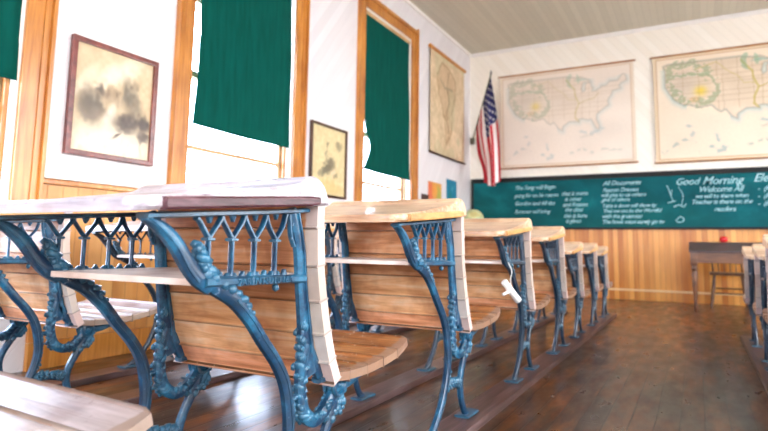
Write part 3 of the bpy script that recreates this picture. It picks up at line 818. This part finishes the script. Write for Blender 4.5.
def chalk(parts):
    """parts: list of (text, x, z, size) on the wall; merged into one block of writing"""
    bm = bmesh.new()
    for (txt, x, z, size) in parts:
        cu = bpy.data.curves.new('t', 'FONT'); cu.body = txt; cu.size = size; cu.shear = .38; cu.offset = .0008; cu.space_character = .92; cu.resolution_u = 2
        tmp = bpy.data.objects.new('t', cu); COL.objects.link(tmp)
        me = bpy.data.meshes.new_from_object(tmp.evaluated_get(bpy.context.evaluated_depsgraph_get())); bpy.data.objects.remove(tmp)
        me.transform(Matrix.Translation((x - ox, -.0095, z - oz)) @ Matrix.Rotation(math.pi / 2, 4, 'X')); bm.from_mesh(me); bpy.data.meshes.remove(me)
    return bm
def block(rows):      # rows of (text, x, z of the baseline, letter height) on the front wall
    return fin('chalk_lettering', chalk(rows), m_chalk, cb)
block([('The Song will Begin', -2.329, 1.506, .082), ('going for on his reason', -2.330, 1.394, .074), ('Gordon and All the', -2.332, 1.276, .08), ('Summer will bring', -2.333, 1.158, .076)])
block([('that is more', -1.653, 1.404, .078), ('is other', -1.613, 1.325, .078), ('and Reason', -1.643, 1.247, .078), ('the class', -1.616, 1.176, .078), ('this is here', -1.632, 1.091, .078), ('is given', -1.606, 1.020, .078)])
block([('All Documents', -1.100, 1.527, .085), ('Reason Dresses', -1.103, 1.437, .075), ('will give to us others', -1.130, 1.368, .074), ('give of others', -1.119, 1.306, .07), ('Table it down will show by', -1.121, 1.223, .068), ('That we can be the Wordful', -1.110, 1.154, .068), ('with the greatness', -1.125, 1.079, .074), ('The book must surely go to', -1.127, 1.004, .074)])
block([('Good', -0.216, 1.500, .122)])
block([('Morning', 0.092, 1.495, .140)])
block([('Welcome All', 0.043, 1.400, .098), ('we will be there when', 0.006, 1.324, .070), ('Teacher is there on the', -0.042, 1.248, .076), ('readers', 0.209, 1.154, .082)])
block([('Ele', 0.642, 1.511, .14)])
block([('-  (Ki', 0.678, 1.398, .08), ('-  (Pa', 0.673, 1.306, .08), ('-  (Ha', 0.668, 1.214, .08)])
# chalk doodles: tall figure and scribbles left of the greeting
bm = bmesh.new()
def poly_w(pts, r=.005):
    r = r * .7
    tube(bm, [(x - ox, -.0085, z - oz) for x, z in pts], r, 6)
poly_w([(-0.310, 1.494), (-0.289, 1.440), (-0.268, 1.361), (-0.247, 1.295)], .008); poly_w([(-0.307, 1.270), (-0.260, 1.282), (-0.213, 1.294)], .008); poly_w([(-0.253, 1.439), (-0.269, 1.348)])
poly_w([(-0.182, 1.476), (-0.150, 1.423), (-0.129, 1.357), (-0.146, 1.241)], .006); poly_w([(-0.239, 1.217), (-0.180, 1.241), (-0.124, 1.214), (-0.099, 1.253)], .009); poly_w([(-0.223, 1.035), (-0.175, 1.086), (-0.130, 1.060), (-0.155, 1.021), (-0.212, 1.022)], .009)

fin('chalk_drawing', bm, m_chalk, cb)

# ------------------------------------------------------------------ maps
US = [(-124.7, 48.4), (-123, 48.9), (-111, 49), (-95.2, 49), (-94.6, 48.7), (-89.6, 48), (-88.4, 48.3), (-84.8, 46.8), (-83.5, 45.9), (-84.8, 45.7), (-87.0, 45.6), (-87.9, 43), (-87.5, 41.7), (-86.3, 42.2), (-86.2, 44.7), (-84.9, 45.7), (-83.3, 45), (-83.5, 43.9), (-82.4, 43), (-83.2, 41.8), (-81.2, 41.8), (-79, 42.8), (-79, 43.3), (-76.5, 43.5), (-75, 45), (-71.5, 45), (-70.3, 46.3), (-69.2, 47.4), (-68, 47.2), (-67.2, 44.7), (-70, 43.7), (-70.8, 42.5), (-70, 41.6), (-73.8, 40.8), (-74.2, 39.4), (-75.6, 37.9), (-76, 36.8), (-75.6, 35.2), (-77.8, 34), (-79.3, 33), (-81.2, 31.7), (-81.3, 29.8), (-80.1, 27), (-80.4, 25.3), (-81.7, 26), (-82.8, 28), (-83.8, 29.9), (-85.2, 29.7), (-88, 30.4), (-89.6, 30.2), (-89.3, 29.1), (-91.3, 29.4), (-94, 29.6), (-97.2, 27.7), (-97.3, 25.9), (-99.4, 27), (-101.4, 29.8), (-103.2, 29), (-104.6, 29.8), (-106.5, 31.8), (-111, 31.3), (-114.8, 32.5), (-117.1, 32.6), (-120.5, 34.5), (-122.4, 37.2), (-124.2, 40.3), (-124.1, 43), (-124, 46.2)]
def inside(poly, X, Y):
    r = np.zeros(X.shape, bool); n = len(poly)
    for i in range(n):
        x1, y1 = poly[i]; x2, y2 = poly[(i + 1) % n]
        if y1 == y2: continue
        r ^= ((y1 > Y) != (y2 > Y)) & (X < (x2 - x1) * (Y - y1) / (y2 - y1) + x1)
    return r
def dseg(poly, X, Y, closed=True):
    d = np.full(X.shape, 9e9); n = len(poly)
    for i in range(n if closed else n - 1):
        a = np.array(poly[i], float); b = np.array(poly[(i + 1) % n], float); e = b - a
        t = np.clip(((X - a[0]) * e[0] + (Y - a[1]) * e[1]) / (e @ e + 1e-9), 0, 1)
        d = np.minimum(d, np.hypot(X - a[0] - t * e[0], Y - a[1] - t * e[1]))
    return d
def vnoise(U, V, f, seed):
    r = np.random.RandomState(seed); g = r.rand(int(f) + 3, int(f) + 3); x = U * f; y = V * f
    i = np.floor(x).astype(int); j = np.floor(y).astype(int); a = x - i; b = y - j; a = a * a * (3 - 2 * a); b = b * b * (3 - 2 * b)
    i = np.clip(i, 0, int(f) + 1); j = np.clip(j, 0, int(f) + 1)
    return g[j, i] * (1 - a) * (1 - b) + g[j, i + 1] * a * (1 - b) + g[j + 1, i] * (1 - a) * b + g[j + 1, i + 1] * a * b
def us_map(strength, bgc, u_scale=1.):
    def f(U, V):
        U = U * u_scale
        C = np.ones(U.shape + (3,)) * np.array(bgc)
        C += (vnoise(U, V, 6, 3) - .5)[..., None] * .05
        lon = -126.5 + (U - .035) / .93 * 60; lat = 26.0 + (V - .36) / .57 * 23.5
        def blend(mask, col, k=1.):
            nonlocal C
            mk = (np.clip(mask, 0, 1) * strength * k)[..., None]; C = C * (1 - mk) + np.array(col) * mk
        ins = inside(US, lon, lat)
        blend(ins * (.35 + .65 * vnoise(U, V, 16, 41)), (.76, .66, .54), .5)
        # shaded western basin, ringed by green ranges
        basin = np.exp(-(((lon + 117) / 7) ** 2 + ((lat - 41) / 6) ** 2) ** 2)
        blend(basin * ins, (.78, .72, .66), .6)
        ring = [(-122.5, 48), (-122.5, 44), (-122, 40), (-119.5, 36), (-116, 33.5), (-109, 32.5), (-105, 35), (-104.5, 39.5), (-107, 43), (-109, 46), (-112, 48.3)]
        wig = (vnoise(U, V, 34, 5) - .5) * 2.2 + (vnoise(U, V, 70, 15) - .5) * 2.4
        blend((dseg(ring, lon + wig, lat + wig, True) < 1.0) * 1., (.52, .60, .44), .6)
        blend((dseg([(-121.5, 44), (-112, 44.3), (-107, 43)], lon, lat + wig * .5, False) < .55) * 1., (.52, .62, .46), .7)
        blend(np.exp(-(((lon + 110.5) / 2.2) ** 2 + ((lat - 37.5) / 1.8) ** 2)), (.93, .80, .22), .95)
        blend((np.abs(np.hypot((lon + 113) / 1.7, (lat - 34.5))) < 1.1) * 1., (.86, .62, .36), .4)
        # state lines
        for x0 in (-117, -111, -104, -102, -96.5, -91, -88, -84.5, -80.5):
            blend((np.abs(lon - x0 + .5 * (vnoise(U, V, 22, 9) - .5)) < .22) * ins * (lat > 30), (.66, .54, .40), .30)
        for y0 in (45, 43, 41, 40, 37, 35, 33):
            blend((np.abs(lat - y0) < .2) * ins * 1., (.66, .54, .40), .28)
        blend((dseg([(-95, 47.5), (-93, 45), (-91.2, 43), (-91, 40.5), (-89.3, 37), (-91, 33.5), (-91.2, 31), (-89.5, 29.5)], lon, lat, False) < .42) * 1., (.74, .66, .30), .7)
        blend((dseg([(-112, 46), (-104, 48), (-100.5, 44.5), (-96, 41.5), (-94.5, 39), (-90.3, 38.7)], lon, lat, False) < .3) * 1., (.76, .68, .40), .4)
        blend((dseg([(-80, 40.5), (-82.5, 38.5), (-86, 38), (-89, 37)], lon, lat, False) < .28) * 1., (.70, .60, .30), .6)
        dc = dseg(US, lon, lat)
        blend((dc < .4) * 1., (.60, .58, .52), .55)
        blend(np.exp(-((dc - .4) / 1.2) ** 2) * (~ins) * (lat < 47) * ((lon > -100) | (lon < -116)), (.62, .74, .76), .45)
        blend(inside([(-92, 46.7), (-88, 47.8), (-84.7, 46.6), (-87, 46.5)], lon, lat) * 1., (.55, .70, .66), .7)
        blend((np.hypot((lon + 92), (lat - 47)) < 3.4) * (vnoise(U, V, 26, 4) > .45) * 1., (.50, .66, .52), .55)
        # inset outlines along the lower edge
        for pts, cc in (([(.05, .10), (.12, .16), (.18, .20), (.24, .15), (.27, .10)], (.48, .58, .58)), ([(.33, .12), (.36, .22), (.38, .14), (.42, .09), (.36, .08), (.33, .12)], (.42, .58, .62)), ([(.62, .28), (.68, .30), (.74, .27)], (.7, .68, .62)), ([(.55, .13), (.62, .16), (.70, .12), (.78, .15), (.9, .13)], (.52, .60, .56)), ([(.2, .33), (.24, .28), (.22, .24)], (.55, .62, .64)), ([(.62, .34), (.7, .31), (.78, .36)], (.50, .62, .66))):
            blend((dseg(pts, U, V * .75 + .0, False) * 1. < 9) * np.exp(-(dseg([(p[0], p[1] * .75) for p in pts], U, V * .75, False) / (.006 + .01 * vnoise(U, V, 30, 6))) ** 2) * (vnoise(U, V, 40, 16) > .4), cc, .55)
        # printed border
        e = np.minimum(np.minimum(U, u_scale - U) * 1.35, np.minimum(V, 1 - V))
        blend((np.abs(e - .028) < .0035) * 1., (.70, .52, .34), .8)
        blend((e < .028) * 1., (.88, .76, .58), .5)
        return C
    return f
m_rod = wood('map_rod', lin((150, 92, 44)), lin((182, 120, 62)), lin((200, 140, 80)), (3, 30, 30), .4, 3, tone=False)
m_rod_d = wood('dark_map_rod', lin((50, 30, 20)), lin((74, 46, 32)), lin((90, 60, 44)), (3, 30, 30), .4, 3, tone=False)
def wall_map(loc, rz, w, h, func, label, nx, ny, rt=.012, rb=.011, rodb=None, rodt=None):
    root = empty('wall_map', loc, rz)
    painted_sheet('map_sheet', w, h, nx, ny, func, m_print, root)
    bm = bmesh.new(); tube(bm, [(-w / 2 - .03, -.004, h / 2), (w / 2 + .03, -.004, h / 2)], rt, 10, sm=False); fin('top_rod', bm, rodt or m_rod, root, smooth=50)
    bm = bmesh.new(); tube(bm, [(-w / 2 - .02, -.004, -h / 2), (w / 2 + .02, -.004, -h / 2)], rb, 10, sm=False); fin('bottom_rod', bm, rodb or m_rod, root, smooth=50)
    return tag(root, label, 'map')
wall_map((-1.595, YF - .03, 2.533), 0, 1.87, 1.41, us_map(.45, (.93, .87, .81)), 'faded map of the United States on the front wall beside the flag', 260, 200)
wall_map((.545, YF - .03, 2.515), 0, 1.93, 1.43, us_map(.85, (.92, .85, .76)), 'brighter map of the United States on the front wall, cut by the right edge', 270, 200)
def side_map(U, V):
    C = np.ones(U.shape + (3,)) * np.array((.84, .74, .60)); C += (vnoise(U, V, 30, 22) - .5)[..., None] * .10; C += (vnoise(U, V, 7, 21) - .5)[..., None] * .10
    ca = [(.30, .92), (.52, .90), (.72, .82), (.70, .62), (.62, .50), (.60, .34), (.52, .18), (.44, .12), (.42, .3), (.36, .44), (.22, .60), (.18, .78)]
    ins = inside(ca, U + (vnoise(U, V, 12, 5) - .5) * .1, V)
    C[ins] = C[ins] * .5 + np.array((.74, .60, .46)) * .5
    for pts, cc, k in ((ca, (.62, .50, .36), 1), ([(.50, .85), (.46, .70), (.52, .55), (.46, .42), (.50, .25)], (.42, .32, .2), 0), ([(.25, .75), (.40, .68), (.60, .70)], (.55, .5, .4), 0)):
        d = dseg(pts, U + (vnoise(U, V, 20, 8) - .5) * .06, V, bool(k)); mk = np.exp(-(d / .012) ** 2)[..., None] * .7; C = C * (1 - mk) + np.array(cc) * mk
    gm = (vnoise(U, V, 5, 31) > .62)[..., None] * .25; C = C * (1 - gm) + np.array((.66, .68, .52)) * gm
    return C
wall_map((XL + .03, 7.33, 2.60), math.pi / 2, 1.24, 1.42, side_map, 'tan map hanging on the window wall between the far window and the corner', 150, 170, .026, .014, m_rod_d, m_trim)

# ------------------------------------------------------------------ framed pictures
def blobs(C, U, V, L):
    for (u, v, a, b2, ang, col, k, p) in L:
        c, s = math.cos(ang), math.sin(ang); du, dv = U - u, V - v
        q = ((du * c + dv * s) / a) ** 2 + ((-du * s + dv * c) / b2) ** 2
        w = (np.exp(-q ** p) * k)[..., None]; C = C * (1 - w) + np.array(col) * w
    return C
def pic1(U, V):
    C = np.ones(U.shape + (3,)) * np.array((.80, .70, .56)); n = vnoise(U, V, 9, 2); n3 = vnoise(U, V, 24, 8); C += (n - .5)[..., None] * .06
    w = (n - .5) * .06 + (n3 - .5) * .03; U2 = U + w; V2 = V + (n3 - .5) * .05
    C = blobs(C, U2, V2, [(.5, .08, .6, .24, 0, (.90, .85, .76), .95, 2), (.55, .82, .36, .10, .5, (.90, .84, .74), .9, 2), (.15, .68, .2, .08, .9, (.88, .82, .72), .7, 2),
        (.22, .44, .15, .17, .3, (.40, .36, .32), .9, 2), (.33, .60, .06, .05, 0, (.34, .30, .27), .9, 2),
        (.72, .58, .22, .12, -1.1, (.50, .45, .38), .85, 2), (.66, .60, .06, .10, 0, (.42, .38, .33), .7, 2),
        (.46, .56, .12, .09, 0, (.66, .57, .46), .9, 2), (.40, .58, .035, .03, 0, (.50, .42, .34), .8, 1), (.52, .59, .035, .03, 0, (.48, .41, .33), .8, 1), (.56, .50, .05, .05, 0, (.62, .54, .44), .7, 1),
        (.46, .38, .07, .13, -.4, (.88, .82, .74), .95, 2), (.68, .34, .17, .10, .2, (.34, .30, .28), .92, 2), (.90, .36, .10, .07, 0, (.30, .27, .26), .9, 2), (.90, .24, .09, .06, 0, (.34, .30, .28), .85, 2),
        (.55, .20, .05, .012, .5, (.24, .2, .2), .9, 1), (.88, .12, .012, .09, 0, (.55, .48, .42), .6, 1), (.30, .38, .14, .05, 0, (.52, .46, .40), .6, 1)])
    return C + ((n3 - .5) * .07)[..., None]
def pic2(U, V):
    C = np.ones(U.shape + (3,)) * np.array((.84, .76, .58)); n = vnoise(U, V, 10, 12); n3 = vnoise(U, V, 26, 18); C += (n - .5)[..., None] * .05
    U2 = U + (n - .5) * .10; V2 = V + (n3 - .5) * .06
    C = blobs(C, U2, V2, [(.5, .12, .45, .12, 0, (.80, .68, .44), .6, 2), (.48, .40, .18, .09, .3, (.42, .38, .30), .9, 2), (.56, .50, .12, .08, 0, (.46, .42, .34), .8, 2), (.34, .34, .12, .07, .4, (.44, .42, .34), .8, 2),
        (.44, .74, .04, .05, 0, (.42, .38, .30), .85, 2), (.44, .62, .03, .06, 0, (.50, .46, .36), .7, 1), (.78, .76, .10, .075, 0, (.54, .49, .38), .85, 2), (.62, .34, .07, .06, 0, (.86, .76, .62), .9, 2), (.70, .30, .07, .05, 0, (.48, .44, .34), .7, 2)])
    return C + ((n3 - .5) * .06)[..., None]
def framed(loc, rz, w, h, func, frame_w, mat, label, cat='picture', tilt=0.):
    root = empty('framed_picture', loc, rz)
    bm = bmesh.new(); d = .03
    for a in (0, 1):
        s = -1 if a == 0 else 1
        box(bm, (-w / 2, -d, *(sorted((s * h / 2, s * (h / 2 - frame_w)))[:1])), (w / 2, 0, sorted((s * h / 2, s * (h / 2 - frame_w)))[1]), .005)
        x0, x1 = sorted((s * w / 2, s * (w / 2 - frame_w))); box(bm, (x0, -d + .0008, -h / 2 + frame_w * .6), (x1, 0, h / 2 - frame_w * .6), .005)
    fin('picture_frame', bm, mat, root)
    p = painted_sheet('picture_print', w - 2 * frame_w + .01, h - 2 * frame_w + .01, 110, 130, func, m_photo, root); p.location.y = -.012
    return tag(root, label, cat, 'framed pictures on the window wall')
m_frame_r = wood('mahogany_frame', lin((84, 30, 26)), lin((120, 52, 44)), lin((140, 70, 58)), (20, 20, 20), .3, 6, tone=False, coat=.4)
m_frame_d = wood('dark_frame', lin((54, 34, 22)), lin((78, 50, 32)), lin((96, 64, 42)), (20, 20, 20), .35, 6, tone=False, coat=.3)
framed((XL + .002, 2.140, 1.472), math.pi / 2, .575, .675, pic1, .030, m_frame_r, 'large sepia picture in a reddish-brown frame, between the left and middle windows')
framed((XL + .002, 4.41, 1.44), math.pi / 2, .60, .68, pic2, .024, m_frame_d, 'smaller sepia picture in a thin dark frame, between the middle and far windows')
# unframed papers
def sheet(loc, w, h, func, label):
    p = painted_sheet('paper_poster', w, h, 40, 40, func, m_print); p.location = loc; p.rotation_euler[2] = math.pi / 2
    tag(p, label, 'poster')
def pa(U, V):
    C = np.ones(U.shape + (3,)) * np.array((.84, .60, .32)); n = vnoise(U, V, 5, 2)
    return blobs(C, U + (n - .5) * .2, V, [(.15, .5, .25, .5, 0, (.84, .36, .28), .8, 2), (.75, .45, .18, .4, 0, (.62, .66, .30), .8, 2), (.45, .6, .2, .3, 0, (.90, .62, .24), .7, 2)])
def pb(U, V):
    C = np.ones(U.shape + (3,)) * np.array((.08, .48, .60)); n = vnoise(U, V, 5, 5)
    return blobs(C, U + (n - .5) * .2, V, [(.6, .65, .1, .1, 0, (.45, .72, .78), .8, 1), (.35, .35, .2, .2, 0, (.10, .46, .42), .7, 1)])
sheet((XL + .006, 6.93, 1.37), .44, .27, pa, 'orange and yellow paper on the window wall below the tan map')
sheet((XL + .006, 7.52, 1.42), .38, .36, pb, 'blue paper on the window wall beside the front corner')
def pc(U, V): return np.ones(U.shape + (3,)) * np.array((.30, .20, .17)) + (vnoise(U, V, 4, 5) - .5)[..., None] * .1
sheet((XL + .006, 6.62, 1.24), .22, .16, pc, 'small dark brown card on the wall just right of the far window frame')

# ------------------------------------------------------------------ flag
fl = empty('american_flag', (-2.98, 8.27, 2.285))
base = Vector((0, 0, 0)); tip = Vector((.49, -.57, .847))
bm = bmesh.new(); tube(bm, [base - (tip * .0), tip], .010, 10, sm=False); fin('flag_pole', bm, plain('green_flag_pole', lin((88, 92, 62)), .5), fl, smooth=50)
bm = bmesh.new(); lathe(bm, [(.002, -.01), (.014, 0), (.012, .02), (.006, .04), (.001, .07)], tip); fin('pole_finial', bm, plain('dark_finial', lin((60, 56, 60)), .4), fl, smooth=50)
bm = bmesh.new(); box(bm, (-.03, -.02, -.05), (.03, .029, .05), .006); fin('wall_bracket', bm, plain('bracket_metal', lin((90, 84, 70)), .4, .6), fl)
NU, NV = 60, 52
def flag_pt(s, t):
    """s down the hoist from the pole tip, t along the fly; cloth hangs off the slanted pole"""
    P = tip * (.97 - .72 * s)
    drop = 1.50
    a = t
    # free hang: each thread falls, the far corner of the fly under the tip carries most of the cloth
    E = Vector((.575 - .215 * s, -.54 + .08 * s, -.70 - .06 * math.sin(s * 3.1)))
    sag = Vector((.02 - .10 * s * (1 - t), .05, -.24 * s * math.sin(math.pi * min(1, t * 1.0)) * (1 - t)))
    q = P.lerp(E, a ** (1 + .15 * s)) + sag * math.sin(math.pi * t) * .9
    fold = math.sin(s * 15 + t * 1.2) * .045 * min(1, t * 3 + .15)
    q += Vector((math.cos(s * 15) * .02 * min(1, t * 3), fold, 0))
    return q
vs = [flag_pt(i / NU, j / NV) for j in range(NV + 1) for i in range(NU + 1)]
fs = [(j * (NU + 1) + i, j * (NU + 1) + i + 1, (j + 1) * (NU + 1) + i + 1, (j + 1) * (NU + 1) + i) for j in range(NV) for i in range(NU)]
me = bpy.data.meshes.new('flag_cloth'); me.from_pydata([tuple(v) for v in vs], [], fs); me.update()
uvl = me.uv_layers.new(name='UVMap')
for p in me.polygons:
    for li in p.loop_indices:
        vi = me.loops[li].vertex_index; uvl.data[li].uv = ((vi // (NU + 1)) / NV, (vi % (NU + 1)) / NU)
me.polygons.foreach_set('use_smooth', [True] * len(fs))
m_flag, nt, b = new_mat('flag_cloth')
uv = nt.nodes.new('ShaderNodeUVMap'); sx = nt.nodes.new('ShaderNodeSeparateXYZ'); nt.links.new(uv.outputs[0], sx.inputs[0])
st = math_n(nt, 'MODULO', math_n(nt, 'FLOOR', math_n(nt, 'MULTIPLY', sx.outputs[1], 13)), 2)
col = mix(nt, st, lin((190, 32, 48)), lin((238, 228, 226)))
can = math_n(nt, 'MULTIPLY', math_n(nt, 'LESS_THAN', sx.outputs[0], .40), math_n(nt, 'LESS_THAN', sx.outputs[1], 7 / 13))
cu_ = math_n(nt, 'MULTIPLY', sx.outputs[0], 1 / .40 * 5.5); cv_ = math_n(nt, 'MULTIPLY', sx.outputs[1], 13 / 7 * 4.5)
def starfield(du, dv):
    a = math_n(nt, 'SUBTRACT', math_n(nt, 'FRACT', math_n(nt, 'ADD', cu_, du)), .5); c = math_n(nt, 'SUBTRACT', math_n(nt, 'FRACT', math_n(nt, 'ADD', cv_, dv)), .5)
    d = math_n(nt, 'ADD', math_n(nt, 'MULTIPLY', a, a), math_n(nt, 'MULTIPLY', c, c)); return math_n(nt, 'LESS_THAN', d, .020)
stars = math_n(nt, 'MAXIMUM', starfield(0, 0), starfield(.5, .5))
col = mix(nt, can, col, mix(nt, stars, lin((30, 34, 96)), lin((232, 230, 236))))
nt.links.new(col, b.inputs['Base Color']); b.inputs['Roughness'].default_value = .7
o = link('flag_cloth', me, m_flag, fl); sd = o.modifiers.new('t', 'SOLIDIFY'); sd.thickness = .002
tag(fl, 'red, white and blue American flag hanging from a slanted pole in the front corner', 'flag')

# ------------------------------------------------------------------ globe on a small stand in the corner
gt = empty('side_table', (-2.62, 7.75, 0)); m_tb = m_tdesk
bm = bmesh.new(); box(bm, (-.20, -.20, .72), (.20, .20, .745), .004); fin('table_top', bm, m_tb, gt)
for sx_ in (-1, 1):
    for sy_ in (-1, 1):
        boxo('leg', (sx_ * .165 - .018, sy_ * .165 - .018, 0), (sx_ * .165 + .018, sy_ * .165 + .018, .719), m_tb, gt, .002)
tag(gt, 'small dark wooden table carrying the globe in the front left corner', 'table')
gb = empty('globe', (-2.755, 7.68, .745))
def globe_mat():
    m, nt, b = new_mat('globe_print'); n = noise(nt, coords(nt, (1, 1, 1)), 9, 4)
    nt.links.new(ramp(nt, n, [(.46, lin((176, 186, 140))), (.52, lin((206, 204, 150))), (.6, lin((190, 176, 116)))]), b.inputs['Base Color']); b.inputs['Roughness'].default_value = .35
    return m
bm = bmesh.new(); bmesh.ops.create_uvsphere(bm, u_segments=32, v_segments=20, radius=.15, matrix=Matrix.Translation((0, 0, .295))); fin('globe_ball', bm, globe_mat(), gb, smooth=60)
bm = bmesh.new(); lathe(bm, [(.08, 0), (.085, .01), (.06, .025), (.018, .04), (.014, .09), (.02, .12), (.012, .142)]); fin('globe_stand', bm, m_tb, gb, smooth=50)
tag(gb, 'pale green globe on the small table left of the chalkboard', 'globe')
